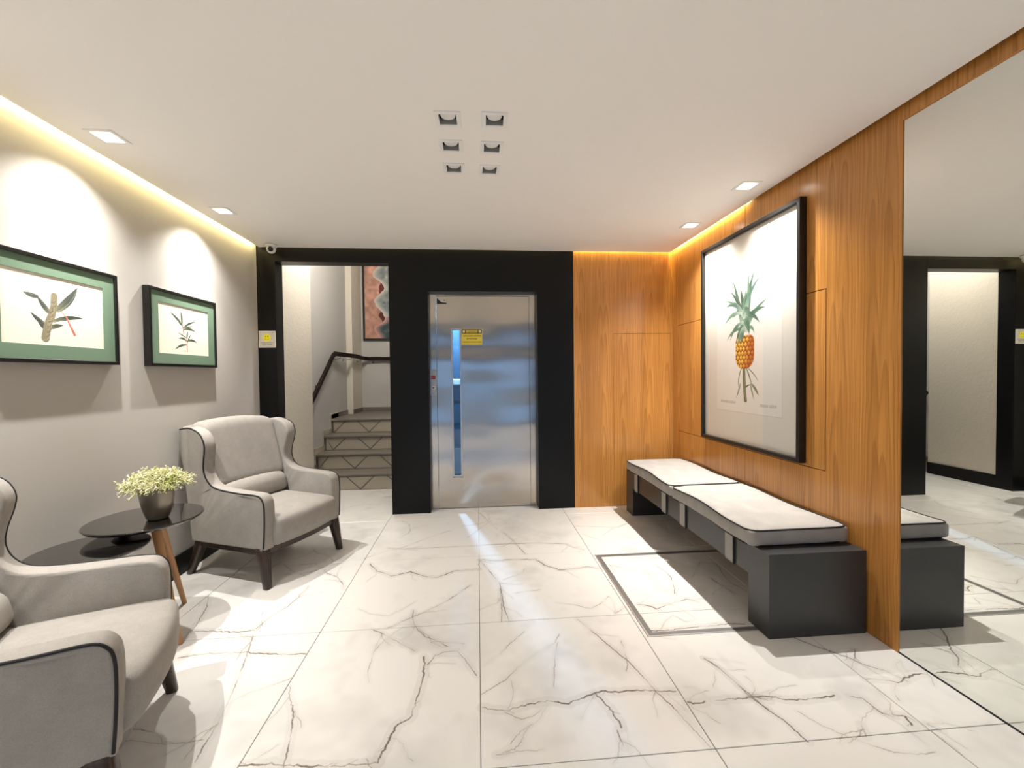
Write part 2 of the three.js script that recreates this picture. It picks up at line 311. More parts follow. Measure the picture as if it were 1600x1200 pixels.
// veneer panels on the right wall, with two flush access doors behind the picture
{
  const S = -2.877, d0 = -3.893, d1 = -2.169, a = .742, b = 1.757, q = .007, top = H + .12, e = MIRROR_Z;
  part(wallR, 'wood_panel', slab([[ZB, 0], [S - q / 2, 0], [S - q / 2, a], [d0, a], [d0, b], [S - q / 2, b], [S - q / 2, top], [ZB, top]], 'x', XR, .025), M.veneer);
  part(wallR, 'wood_panel', slab([[S + q / 2, 0], [e, 0], [e, top], [S + q / 2, top], [S + q / 2, b], [d1, b], [d1, a], [S + q / 2, a]], 'x', XR, .025), M.veneer);
  part(wallR, 'access_door', slab(rect(d0 + q, S - q / 2, a + q, b - q), 'x', XR, .025), M.veneer);
  part(wallR, 'access_door', slab(rect(S + q / 2, d1 - q, a + q, b - q), 'x', XR, .025), M.veneer);
  part(wallR, 'wood_header', slab(rect(e + .003, ZF, 2.421, top), 'x', XR - .004, .025), M.veneer);
  part(wallR, 'edge_strip', boxUV(B(XR - .001, XR + .024, 0, 2.421, e + .0005, e + .003)), M.veneer);
}
const mirror = thing('wall_mirror', 'tall frameless mirror filling the wall beside the wood panelling', 'mirror');
part(mirror, 'mirror_glass', B(XR + .003, XR + .022, .006, 2.419, MIRROR_Z + .004, 1.6), M.mirror);
part(mirror, 'bottom_channel', B(XR + .0005, XR + .024, 0, .0055, MIRROR_Z + .004, 1.6), M.dark);

const wallB = structure('wall_back');
const JL = -1.822, JR = -.812, DT = 2.352, EL = -.457, ER = .579, ET = 2.091, EZ = -4.11, WD = .929;
// masonry core behind the cladding, with the stair opening and the lift opening
part(wallB, 'masonry', boxUV(merge(B(XL - .15, JL - .012, -.1, H + .25, ZB - .15, ZB - .012), B(JL - .012, JR + .012, DT + .012, H + .25, ZB - .15, ZB - .012), B(JR + .012, EL - .012, -.1, H + .25, ZB - .15, ZB - .012), B(EL - .012, ER + .012, ET + .012, H + .25, ZB - .15, ZB - .012), B(ER + .012, XR + .2, -.1, H + .25, ZB - .15, ZB - .026))), M.dark);
const top = H + .12;
part(wallB, 'black_panel', slab([[XL, 0], [JL, 0], [JL, DT], [JR - .001, DT], [JR - .001, top], [XL, top]], 'z', ZB, .012), M.black);
part(wallB, 'black_panel', slab([[JR + .001, 0], [EL, 0], [EL, ET], [ER, ET], [ER, 0], [WD - .001, 0], [WD - .001, top], [JR + .001, top]], 'z', ZB, .012), M.black);
part(wallB, 'door_lining', boxUV(B(JL - .012, JL, 0, DT, ZB - .15, ZB - .012)), M.black);
part(wallB, 'door_lining', boxUV(B(JR, JR + .012, 0, DT, ZB - .15, ZB - .012)), M.black);
part(wallB, 'door_lining', boxUV(B(JL - .012, JR + .012, DT, DT + .012, ZB - .15, ZB - .012)), M.black);
part(wallB, 'lift_lining', boxUV(B(EL - .012, EL, 0, ET, EZ, ZB - .012)), M.black);
part(wallB, 'lift_lining', boxUV(B(ER, ER + .012, 0, ET, EZ, ZB - .012)), M.black);
part(wallB, 'lift_lining', boxUV(B(EL - .012, ER + .012, ET, ET + .012, EZ, ZB - .012)), M.black);
{
  const x0 = 1.318, x1 = 1.903, y1 = 1.69, q = .006;
  part(wallB, 'wood_panel', slab([[WD + .001, 0], [x0, 0], [x0, y1], [x1, y1], [x1, 0], [XR - .001, 0], [XR - .001, top], [WD + .001, top]], 'z', ZB, .025), M.veneer);
  part(wallB, 'access_door', slab(rect(x0 + q * .7, x1 - q * .7, .004, y1 - q), 'z', ZB, .025), M.veneer);
}
// front wall behind the camera with the glazed street entrance
const wallF = structure('wall_front'), GX0 = -1.35, GX1 = 1.5, GY = 2.1;
part(wallF, 'plaster', boxUV(merge(B(XL - .15, GX0, -.1, H + .25, ZF, ZF + .15), B(GX1, XR + .2, -.1, H + .25, ZF, ZF + .15), B(GX0, GX1, GY, H + .25, ZF, ZF + .15))), M.frontpaint);
const door2 = structure('door_2');
for (const [a, b] of [[GX0 + .001, .073], [.077, GX1 - .001]]) {
  part(door2, 'frame', boxUV(merge(B(a, a + .05, 0, GY - .001, ZF + .05, ZF + .1), B(b - .05, b, 0, GY - .001, ZF + .05, ZF + .1), B(a + .05, b - .05, GY - .06, GY - .001, ZF + .05, ZF + .1), B(a + .05, b - .05, 0, .06, ZF + .05, ZF + .1))), M.black);
  part(door2, 'pane', B(a + .05, b - .05, .06, GY - .06, ZF + .072, ZF + .078), M.pane);
}
const street = structure('ground'); part(street, 'paving', boxUV(B(-8, 8, -.15, -.02, ZF + .151, 14)), M.stone);

// ---------- stair lobby beyond the opening ----------
const SX0 = -1.95, SX1 = -.62, SB = -6.98, SH = 3.4, ZS = ZB - .151;
const lobby = structure('wall_stairs');
part(lobby, 'side_wall', boxUV(B(SX0 - .12, -1.838, -.1, SH, -4.86, ZS)), M.cream);
part(lobby, 'side_wall', boxUV(B(SX0 - .15, SX0, -.1, SH, SB - .1, -4.861)), M.stairwall);
part(lobby, 'side_wall', boxUV(B(SX1, SX1 + .1, -.1, SH, SB - .1, ZS)), M.stairwall);
part(lobby, 'end_wall', boxUV(B(SX0, SX1, -.1, SH, SB - .1, SB)), M.stairwall);
part(lobby, 'pillar', boxUV(RB(SX0 - .01, -1.862, -.1, SH, SB - .01, -6.48, .004)), M.cream);
part(lobby, 'lobby_ceiling', B(SX0 - .15, SX1 + .1, SH, SH + .1, SB - .1, ZS), M.white);
part(lobby, 'header_wall', B(SX0 - .15, SX1 + .1, DT + .06, SH + .1, ZS - .03, ZS + .001), M.stairwall);
const base2 = structure('baseboard_stairs');
part(base2, 'board', RB(-1.838, -1.824, 0, .14, -4.858, ZS - .001, .003), M.black);
part(base2, 'landing_skirting', RB(SX0 + .09, SX1, .736, .80, SB, SB + .014, .003), M.stonedark);
part(base2, 'landing_skirting', RB(-1.862, -1.85, .736, .80, SB + .014, -6.47, .003), M.stonedark);
part(base2, 'landing_skirting', RB(SX0, SX0 + .012, .736, .80, -6.48, -5.76, .003), M.stonedark);

const stairs = structure('staircase'), RISE = .184, RUN = .275, RZ = -4.93;
for (let k = 0; k < 4; k++) {
  const st = groupPart(stairs, 'step'), y = k * RISE, z = RZ - k * RUN, back = k < 3 ? z - RUN : SB;
  part(st, 'core', boxUV(B(SX0, SX1, k ? y - .02 : -.1, y + RISE - .028, back, z)), M.stonedark);
  part(st, 'tread', boxUV(RB(SX0, SX1, y + RISE - .028, y + RISE, back + (k < 3 ? -.01 : 0), z + .022, .006)), M.stonedark);
  const y0 = y + .006, y1 = y + RISE - .034, per = .457, off = [.12, -.02, .1, .02][k], T = .006;
  for (let x = SX0 + .02 - per + off; x < SX1; x += per) {
    const tri = (pts) => { const c = pts.map(([a, b]) => [Math.min(SX1 - .003, Math.max(SX0 + .035, a)), b]); const w = Math.max(...c.map((p) => p[0])) - Math.min(...c.map((p) => p[0])); if (w > .05) part(st, 'riser_tile', slab(c, 'z', z + T, T, .001), M.stone); };
    tri([[x + .012, y0], [x + per - .012, y0], [x + per / 2 + .07, y1], [x + per / 2 - .07, y1]]);
    tri([[x + per / 2 + .088, y1], [x + per, y0 + .010], [x + per * 1.5 - .088, y1]]);
  }
  part(st, 'end_skirting', slab([[z - RUN + .002, y + RISE + .001], [z + .02, y + RISE + .001], [z + .02, y + .002], [z + .035, y + .002], [z + .035, y + RISE + .07], [z - RUN + .002, y + RISE + .07]].map(([a, b]) => [-a, b]), 'z', 0, .012, .001).rotateY(Math.PI / 2).translate(SX0 + .012, 0, 0), M.stone);
}
const rail = thing('handrail', 'dark wooden handrail climbing the stair wall and turning along the landing', 'handrail');
{
  const pts = [V3(-1.885, 1.0, -4.93), V3(-1.885, 1.575, -5.7), V3(-1.885, 1.605, -5.78), V3(-1.80, 1.6, -6.45), V3(-1.80, 1.585, -6.85), V3(-1.74, 1.58, -6.92), V3(SX1 + .02, 1.58, -6.92)], gs = [];
  for (let i = 0; i + 1 < pts.length; i++) { const a = pts[i], b = pts[i + 1], g = new RoundedBoxGeometry(.035, .06, a.distanceTo(b) + .03, 2, .01), m = new THREE.Matrix4().lookAt(b, a, V3(0, 1, 0)); g.applyMatrix4(m); const c = a.clone().add(b).multiplyScalar(.5); g.translate(c.x, c.y, c.z); gs.push(g); }
  part(rail, 'rail', boxUV(merge(gs)), phy({ color: lin(.012, .006, .005), roughness: .6, specularIntensity: .3 }));
  const bracket = (x, y, z, wx, wz) => part(rail, 'bracket', merge(tube([V3(x, y - .02, z), V3(x, y - .045, z), V3((x + wx) / 2, y - .06, (z + wz) / 2), V3(wx, y - .06, wz)], .005, 12, 6), new THREE.CylinderGeometry(.016, .016, .012, 12).rotateZ(wx !== x ? Math.PI / 2 : 0).rotateX(wx === x ? Math.PI / 2 : 0).translate(wx, y - .06, wz)), M.darkalu);
  bracket(-1.885, 1.25, -5.25, SX0 + .006, -5.25); bracket(-1.875, 1.6, -5.95, SX0 + .006, -5.95); bracket(-1.83, 1.6, -6.3, SX0 + .006, -6.3); bracket(-1.80, 1.59, -6.7, -1.856, -6.7); bracket(-1.68, 1.58, -6.92, -1.68, SB + .006); bracket(-1.1, 1.58, -6.92, -1.1, SB + .006);
}
const lobbyLamp = thing('ceiling_lamp', 'round white lamp on the ceiling of the stair lobby', 'lamp'); lobbyLamp.position.set(-1.08, SH, -4.48);
part(lobbyLamp, 'rim', new THREE.CylinderGeometry(.13, .12, .03, 24).translate(0, -.015, 0), M.plasticwhite);
part(lobbyLamp, 'diffuser', new THREE.SphereGeometry(.11, 24, 10, 0, 6.2832, Math.PI / 2, Math.PI / 2).scale(1, .35, 1).translate(0, -.03, 0), M.glow);
{ const l = new THREE.PointLight(SPOT_COLOR, 10); l.position.set(-1.08, SH - .12, -4.48); l.shadow.radius = 4; l.castShadow = true; l.name = 'lobby_light'; scene.add(l); }

// ---------- lift door ----------
const lift = structure('door_1');
{
  const F = EZ + .004, dx0 = -.387, dx1 = .508, dt = 2.062, sx0 = -.238, sx1 = -.168, sy0 = .325, sy1 = 1.74;
  part(lift, 'frame', boxUV(merge(B(EL, dx0 - .004, 0, ET, EZ - .09, F), B(dx1 + .004, ER, 0, ET, EZ - .09, F), B(dx0 - .004, dx1 + .004, dt + .004, ET, EZ - .09, F))), M.steel);
  const s = poly(rect(dx0, dx1, .006, dt)); s.holes.push(new THREE.Path(rect(sx0, sx1, sy0, sy1).map(([x, y]) => new THREE.Vector2(x, y))));
  const g = extrude(s, .04, .0015, 1); g.translate(0, 0, EZ - .044); part(lift, 'door_leaf', boxUV(g), M.steel);
  part(lift, 'threshold', B(EL, ER, -.004, .003, EZ - .1, EZ + .004), M.steelplain);
  part(lift, 'window_trim', extrude(ringShape(sx0 - .012, sx1 + .012, sy0 - .012, sy1 + .012, .013), .004, .001, 1).translate(0, 0, EZ - .0015), M.steelplain);
  part(lift, 'window_pane', B(sx0 - .003, sx1 + .003, sy0 - .003, sy1 + .003, EZ - .03, EZ - .026), M.pane);
  part(lift, 'handle_lip', RB(sx0 - .014, sx1 + .016, sy0 - .02, sy0 - .012, EZ, EZ + .012, .002), M.darkalu);
  // the lit cabin behind the narrow window
  const cab = std({ color: lin(.021, .054, .09), roughness: .35, metalness: .2 }), z0 = EZ - .15, z1 = EZ - 1.35;
  const cabin = structure('wall_cabin');
  part(cabin, 'cabin_panel', boxUV(merge(B(-.62, -.6, -.02, 2.3, z1, z0), B(.68, .70, -.02, 2.3, z1, z0), B(-.6, .68, -.02, 2.3, z1 - .02, z1), B(-.6, .68, -.04, -.02, z1, z0), B(-.6, .68, 2.3, 2.32, z1, z0), B(-.62, EL - .05, -.02, 2.3, z0, z0 + .02), B(ER + .05, .7, -.02, 2.3, z0, z0 + .02))), cab);
  part(cabin, 'cabin_ledge', RB(-.58, .66, 1.17, 1.255, z1 + .03, z1 + .09, .02), std({ color: lin(.35, .38, .4), roughness: .4 }));
  part(cabin, 'cabin_control', RB(-.598, -.57, 1.05, 1.35, z0 - .5, z0 - .35, .004), M.plasticwhite);
  part(cabin, 'kick_plate', RB(-.598, .678, 0, .36, z1 + .001, z1 + .008, .002), std({ color: lin(.09, .14, .17), roughness: .5 }));
  const lamp = part(cabin, 'cabin_lamp', RB(-.5, -.3, 2.27, 2.298, -5.1, -4.9, .006), std({ color: lin(.8, .8, .8), emissive: lin(.75, .9, 1), emissiveIntensity: 8 }));
  const l = new THREE.PointLight(lin(.42, .68, 1), 34); l.position.set(-.42, 2.24, -5.0); l.castShadow = true; l.shadow.radius = 1.5; l.name = 'cabin_light'; scene.add(l);
}
const cop = thing('call_panel', 'narrow brushed steel lift call panel with a red display on the door frame', 'call panel');
{
  const g = EZ + .004; part(cop, 'plate', RB(-.455, -.392, 1.112, 1.36, g, g + .006, .002), M.alu);
  const dt = canvasTex(64, 48, (c) => { c.fillStyle = '#2a0508'; c.fillRect(0, 0, 64, 48); c.fillStyle = '#ff4a62'; c.beginPath(); c.moveTo(6, 24); c.lineTo(24, 10); c.lineTo(24, 38); c.fill(); c.font = 'bold 36px sans-serif'; c.fillText('1', 34, 37); });
  part(cop, 'display', B(-.444, -.404, 1.265, 1.298, g + .006, g + .0075), std({ map: dt, emissive: lin(1, 1, 1), emissiveMap: dt, emissiveIntensity: .9, roughness: .3 }));
  part(cop, 'button', RB(-.440, -.408, 1.168, 1.198, g + .005, g + .010, .002), M.plasticwhite);
  part(cop, 'button_face', RB(-.434, -.414, 1.174, 1.192, g + .0098, g + .0108, .0004), M.darkalu);
}
const flat = (tex, o = {}) => std({ map: tex, roughness: .5, ...o });
const faceMat = (tex, edge, o) => [edge, edge, edge, edge, flat(tex, o), edge];
const warn = thing('warning_sign', 'small yellow and black capacity notice on the lift door', 'sign');
part(warn, 'plate', B(-.152, .052, 1.592, 1.748, EZ + .0005, EZ + .0035), faceMat(canvasTex(408, 312, (c) => {
  c.fillStyle = '#c9b77f'; c.fillRect(0, 0, 408, 312); c.fillStyle = '#e8d24a'; c.fillRect(14, 12, 380, 290);
  c.fillStyle = '#3a2a12'; c.beginPath(); c.roundRect(12, 10, 384, 78, 14); c.fill();
  c.fillStyle = '#e8d24a'; c.fillRect(94, 28, 222, 44); c.fillStyle = '#e4d9bc'; c.beginPath(); c.roundRect(28, 26, 46, 48, 8); c.fill(); c.beginPath(); c.roundRect(334, 26, 46, 48, 8); c.fill();
  c.fillStyle = '#6b5a1c'; c.textAlign = 'center'; c.font = 'bold 34px sans-serif'; c.fillText('ELEVADOR', 205, 62);
  c.fillStyle = '#3c300c'; c.font = 'bold 38px sans-serif'; c.fillText('CAPACIDADE MÁXIMA', 204, 148, 352); c.fillText('06 PESSOAS', 204, 202, 204); c.font = 'bold 27px sans-serif'; c.fillText('É PROIBIDO EXCEDER CARGA', 204, 262, 370);
}), M.plasticwhite));
const corner = thing('corner_sticker', 'black and white sticker in the top left corner of the lift door', 'sticker');
part(corner, 'sticker', B(-.382, -.290, 1.99, 2.053, EZ + .0005, EZ + .0018), faceMat(canvasTex(184, 128, (c) => {
  c.fillStyle = '#d9d4c8'; c.fillRect(0, 0, 184, 128); c.fillStyle = '#0c0b0a'; c.beginPath(); c.moveTo(0, 10); c.bezierCurveTo(40, 40, 60, 92, 110, 100); c.lineTo(184, 106); c.lineTo(184, 128); c.lineTo(0, 128); c.fill(); c.fillStyle = '#4a4640'; c.beginPath(); c.arc(142, 58, 11, 0, 7); c.fill();
}), M.plasticwhite));
const smile = thing('camera_notice', 'square grey notice with a yellow smiling face on the black door jamb', 'sign');
part(smile, 'plate', RB(-1.972, -1.826, 1.57, 1.721, ZB, ZB + .004, .0015), M.plasticwhite);
part(smile, 'print', B(-1.968, -1.830, 1.574, 1.717, ZB + .004, ZB + .0048), faceMat(canvasTex(276, 286, (c) => {
  c.fillStyle = '#c9c0b2'; c.fillRect(0, 0, 276, 286); c.strokeStyle = '#8f877a'; c.lineWidth = 3; c.strokeRect(14, 16, 248, 254);
  c.fillStyle = '#e8dd20'; c.beginPath(); c.arc(134, 112, 66, 0, 7); c.fill(); c.fillStyle = '#3c3808';
  c.beginPath(); c.ellipse(114, 92, 9, 13, 0, 0, 7); c.fill(); c.beginPath(); c.ellipse(154, 92, 9, 13, 0, 0, 7); c.fill();
  c.strokeStyle = '#8a8208'; c.lineWidth = 6; c.beginPath(); c.arc(134, 110, 42, .35, Math.PI - .35); c.stroke();
  c.fillStyle = '#3d3830'; c.textAlign = 'center'; c.font = 'bold 24px sans-serif'; c.fillText('SORRIA, VOCÊ ESTÁ', 138, 214, 216); c.fillText('SENDO FILMADO', 138, 244, 190);
}), M.plasticwhite));
const cam = thing('security_camera', 'white dome security camera on the ceiling above the black jamb', 'camera'); cam.position.set(-1.80, H, -3.90);
part(cam, 'base', new THREE.LatheGeometry([[.0, 0], [.048, 0], [.048, -.014], [.042, -.024], [0, -.024]].map(([x, y]) => new THREE.Vector2(x, y)), 28), M.plasticwhite);
part(cam, 'housing', new THREE.SphereGeometry(.038, 24, 18).translate(0, -.042, .004), M.plasticwhite);
part(cam, 'lens', merge(new THREE.CylinderGeometry(.021, .021, .014, 24).rotateX(Math.PI / 2), new THREE.SphereGeometry(.017, 16, 10).scale(1, 1, .5).translate(0, 0, .006)).rotateX(.12).rotateY(.35).translate(.010, -.050, .036), M.dark);

// ---------- ceiling spots ----------
const trimGeo = (r, R) => { const s = poly(rect(-R, R, -R, R)); s.holes.push(new THREE.Path(rect(-r, r, -r, r).map(([x, y]) => new THREE.Vector2(x, y)))); const g = extrude(s, .003, .001, 1); g.rotateX(-Math.PI / 2); g.translate(0, -.004, 0); return g; };
const cup = (r, h, t = .003) => merge(B(-r - t, -r, .001, h, -r, r), B(r, r + t, .001, h, -r, r), B(-r - t, r + t, .001, h, -r - t, -r), B(-r - t, r + t, .001, h, r, r + t));
const LITLABEL = ['lit square downlight nearest the camera in the left row', 'lit square downlight farther along the left row, near the back wall', 'lit square downlight by the top of the pineapple picture', 'lit square downlight in the corner above the far bench end'];
LIT.forEach(([x, z], i) => {
  const t = thing('downlight', LITLABEL[i] ?? ['third lit downlight of the left row, just outside the left edge', 'lit downlight of the left row level with the viewer', 'lit downlight of the left row behind the viewer', 'lit downlight near the mirror behind the viewer', 'lit downlight by the entrance at the mirror side', 'lit downlight left of centre behind the viewer', 'lit downlight right of centre behind the viewer'][i - 4], 'downlight', 'lit ceiling downlights'); t.position.set(x, H, z);
  part(t, 'trim', trimGeo(.046, .062), M.plasticwhite); part(t, 'housing', merge(cup(.046, .05), B(-.049, .049, .05, .053, -.049, .049)), M.plasticwhite);
  part(t, 'lamp', new THREE.CylinderGeometry(.042, .040, .02, 28).translate(0, .014, 0), M.glow);
  const P = SPOT * (i > 4 ? .42 : LIT[i][0] < 0 ? .72 : .88);
  for (const [k, a] of [[.40, 1.05], [.56, .62]]) {   // the lamp's wide spill and its narrow beam
    const l = new THREE.SpotLight(SPOT_COLOR, P * k, 0, a, 1); l.position.set(x, H - .004, z); l.target.position.set(x, 0, z); l.castShadow = true; l.shadow.radius = .6; l.name = 'downlight_beam'; scene.add(l, l.target);
  }
});
const pos = [['near left', 'nearest'], ['near right', 'nearest'], ['middle left', 'middle'], ['middle right', 'middle'], ['far left', 'farthest'], ['far right', 'farthest']];
OFF.forEach(([x, z], i) => {
  const t = thing('unlit_downlight', `unlit square recessed spot at the ${pos[i][0]} corner of the cluster of six`.replace('middle left corner', 'left middle place').replace('middle right corner', 'right middle place'), 'downlight', 'unlit recessed spots in the ceiling cluster'); t.position.set(x, H, z); t.rotation.y = .01 * (i - 2);
  part(t, 'trim', trimGeo(.041, .058), M.plasticwhite);
  part(t, 'housing', cup(.041, .026), std({ color: lin(.32, .31, .30), roughness: .6 })); part(t, 'recess_top', merge(cup(.0412, .075), B(-.044, .044, .075, .078, -.044, .044)).translate(0, .0265, 0), M.dark);
  part(t, 'lamp', new THREE.LatheGeometry([[0, .011], [.03, .0125], [.0345, .015], [.036, .020], [.035, .03], [.026, .05], [.012, .074]].map(([a, b]) => new THREE.Vector2(a, b)), 28), M.lensoff);
});

// ---------- pictures ----------
function framed(t, w, h, face, depth, rebate) {     // frame in local xy, back at z = 0
  const g = extrude(ringShape(-w / 2, w / 2, -h / 2, h / 2, face), depth - .004, .002, 1); g.translate(0, 0, .002); part(t, 'frame', boxUV(g), M.blackframe);
  part(t, 'backing', B(-w / 2 + face, w / 2 - face, -h / 2 + face, h / 2 - face, .001, rebate - .004), M.dark);
}
function leaf(c, x0, y0, x1, y1, w, bend, col, hi) {
  const dx = x1 - x0, dy = y1 - y0, L = Math.hypot(dx, dy), nx = -dy / L, ny = dx / L, mx = x0 + dx * .5 + nx * bend, my = y0 + dy * .5 + ny * bend;
  const g = c.createLinearGradient(x0, y0, x1, y1); g.addColorStop(0, hi); g.addColorStop(.45, col); g.addColorStop(1, col);
  c.fillStyle = g; c.beginPath(); c.moveTo(x0 + nx * w * .35, y0 + ny * w * .35); c.quadraticCurveTo(mx + nx * w, my + ny * w, x1, y1); c.quadraticCurveTo(mx - nx * w, my - ny * w, x0 - nx * w * .35, y0 - ny * w * .35); c.fill();
  c.strokeStyle = 'rgba(30,50,35,.35)'; c.lineWidth = Math.max(1, w * .07); c.beginPath(); c.moveTo(x0, y0); c.quadraticCurveTo(mx, my, x1, y1); c.stroke();
  c.strokeStyle = 'rgba(235,245,230,.35)'; c.beginPath(); c.moveTo(x0 + nx * w * .2, y0 + ny * w * .2); c.quadraticCurveTo(mx + nx * w * .5, my + ny * w * .5, x1, y1); c.stroke();
}
const pine = thing('pineapple_picture', 'large black framed botanical print of a pineapple on the wood panelling', 'picture'); pine.position.set(XR - .001, 1.538, -2.85); pine.rotation.y = -Math.PI / 2;
framed(pine, 1.08, 1.546, .022, .045, .02);
{
  const W = 1036, S = 1000, pw = 1.036, ph = 1.502;
  // local x = z + 2.85 (seen from the room, left is the far end)
  const tex = canvasTex(1036, 1502, (c) => {
    const X = (d) => (2.85 - d + pw / 2) * S, Y = (y) => (1.538 + ph / 2 - y) * S;   // d = distance from the camera plane
    c.fillStyle = '#e9e4da'; c.fillRect(0, 0, W, 1502);
    c.strokeStyle = 'rgba(150,145,135,.45)'; c.lineWidth = 3; c.strokeRect(X(3.2), Y(2.04), X(2.48) - X(3.2), Y(1.01) - Y(2.04)); c.fillStyle = 'rgba(250,247,240,.5)'; c.fillRect(X(3.2), Y(2.04), X(2.48) - X(3.2), Y(1.01) - Y(2.04));
    const st = (pts, w, col) => { c.strokeStyle = col; c.lineWidth = w; c.lineCap = 'round'; c.beginPath(); pts.forEach(([a, b], i) => i ? c.quadraticCurveTo(X(pts[i - 1][0]), Y((pts[i - 1][1] + b) / 2), X(a), Y(b)) : c.moveTo(X(a), Y(b))); c.stroke(); };
    st([[2.86, 1.36], [2.852, 1.2], [2.84, 1.10]], 30, '#5d6a48'); st([[2.86, 1.36], [2.85, 1.2], [2.838, 1.10]], 10, '#8b946b');
    leaf(c, X(2.88), Y(1.34), X(2.925), Y(1.19), 10, 26, '#7d8c78', '#9aa68c'); leaf(c, X(2.9), Y(1.22), X(2.95), Y(1.11), 14, -8, '#98a394', '#b0b7a6');
    leaf(c, X(2.84), Y(1.34), X(2.77), Y(1.2), 10, -10, '#5f6f55', '#8b986f'); leaf(c, X(2.78), Y(1.22), X(2.70), Y(1.135), 18, -16, '#7e8b70', '#a5ad93'); leaf(c, X(2.79), Y(1.22), X(2.748), Y(1.105), 10, 0, '#76846a', '#8b977b'); leaf(c, X(2.82), Y(1.33), X(2.70), Y(1.23), 8, -20, '#8c987f', '#8c987f'); leaf(c, X(2.84), Y(1.19), X(2.79), Y(1.21), 10, -12, '#66755a', '#66755a');
    const L = [[2.77, 1.93, 40, 14], [2.90, 1.90, 42, -18], [2.835, 1.88, 46, -8], [2.99, 1.70, 36, -40], [2.74, 1.68, 36, 30], [2.741, 2.005, 34, 20], [2.812, 2.0, 26, -16], [2.68, 1.95, 26, 34], [2.99, 1.979, 34, -26], [3.023, 1.907, 32, -34], [3.091, 1.844, 24, -46], [3.082, 1.792, 32, -56], [2.615, 1.783, 28, 52], [2.634, 1.73, 34, 50], [3.09, 1.66, 26, -52], [3.066, 1.536, 24, -62], [3.022, 1.533, 26, -50], [2.692, 1.632, 32, 40], [2.745, 1.565, 26, 46], [2.909, 1.515, 44, -24], [2.80, 1.563, 50, 22], [2.949, 1.52, 40, -40], [2.88, 1.80, 36, -16], [2.79, 1.73, 34, 24], [2.93, 1.60, 40, -30]];
    const G = [['#4f7d66', '#cfdfd0'], ['#3f6d5a', '#a8c8b4'], ['#6f9a83', '#dbe7da'], ['#577f70', '#bdd3c4']];
    L.forEach(([d, y, w, b], i) => { const low = y < 1.7, by = low ? 1.60 + .06 * ((i * 7) % 3) : 1.58 + .05 * (i % 4); leaf(c, X(2.857 + .022 * ((i % 3) - 1)), Y(by), X(d), Y(y), w * .86, -b * 1.35, ...G[i % 4]); });
    // fruit
    const fx = X(2.852), fy = Y(1.443), rw = 104, rh = 118, g = c.createLinearGradient(fx - rw, 0, fx + rw, 60); g.addColorStop(0, '#d98f1c'); g.addColorStop(.35, '#eda526'); g.addColorStop(.7, '#cf7012'); g.addColorStop(1, '#8f4210');
    c.save(); c.beginPath(); c.roundRect(fx - rw, fy - rh, 2 * rw, 2 * rh, [52, 46, 92, 80]); c.fillStyle = g; c.fill(); c.clip();
    for (let j = -1; j < 9; j++) for (let i = -1; i < 7; i++) { const x = fx - rw + 8 + i * 36 + (j % 2) * 18 + 9 * (N1(i * 3.3, j * 2.7) - .5), y = fy - rh + j * 31 + 9 * (N2(i * 2.9, j * 3.1) - .5), dk = (x - fx) / rw * .8 + (y - fy) / rh * .25 + .35 * (N1(i * 5.1, j * 4.3) - .5); const q = c.createRadialGradient(x - 4, y - 6, 2, x, y, 21); q.addColorStop(0, dk > .3 ? '#e2862a' : dk > 0 ? '#f0b040' : '#f9dc6a'); q.addColorStop(.6, dk > .3 ? '#c4651a' : dk > 0 ? '#de8e22' : '#eeb02e'); q.addColorStop(1, dk > .3 ? '#93471a' : '#b9711c'); c.fillStyle = q; c.beginPath(); c.moveTo(x, y - 19); c.lineTo(x + 18, y); c.lineTo(x, y + 19); c.lineTo(x - 18, y); c.fill(); c.fillStyle = 'rgba(120,50,10,.5)'; c.beginPath(); c.arc(x, y + 4, 3, 0, 7); c.fill(); }
    c.restore();
    [[2.93, 1.5, 30, -10], [2.89, 1.515, 34, -6]].forEach(([d, y, w, b], i) => leaf(c, X(2.865), Y(1.62), X(d), Y(y), w, -b, ...G[i + 2]));
    c.fillStyle = 'rgba(90,85,75,.7)'; c.font = 'italic 30px serif'; c.fillText('Bromelia ananas', X(3.146), Y(1.07), 190); c.fillText('Ananas cultivé', X(2.69), Y(1.066), 160);
  });
  part(pine, 'print', B(-pw / 2, pw / 2, -ph / 2, ph / 2, .016, .018), faceMat(tex, M.plasticwhite, { roughness: .8 }));
  part(pine, 'glass', B(-pw / 2, pw / 2, -ph / 2, ph / 2, .021, .023), M.glass);
}
function botanical(zc, label, draw) {
  const t = thing('botanical_picture', label, 'picture', 'green matted botanical prints on the left wall'); t.position.set(XL + .001, 1.617, zc); t.rotation.y = Math.PI / 2;
  framed(t, .64, .478, .014, .04, .03);
  const mg = extrude(ringShape(-.306, .306, -.225, .225, .066), .003, .0005, 1); mg.translate(0, 0, .0275); part(t, 'mat', boxUV(mg), std({ color: lin(.145, .225, .145), roughness: .9 }));
  part(t, 'print', B(-.245, .245, -.164, .164, .0255, .027), faceMat(canvasTex(980, 656, (c) => { c.fillStyle = '#ece5d2'; c.fillRect(0, 0, 980, 656); draw(c); }), M.plasticwhite, { roughness: .85 }));
}
const brush = (c, pts, w0, w1, col) => { for (let i = 0; i + 1 < pts.length; i++) for (let k = 0; k < 24; k++) { const t = k / 24, u = (i + t) / (pts.length - 1); c.fillStyle = col; c.beginPath(); c.arc(pts[i][0] + (pts[i + 1][0] - pts[i][0]) * t, pts[i][1] + (pts[i + 1][1] - pts[i][1]) * t, (w0 + (w1 - w0) * u) / 2, 0, 7); c.fill(); } };
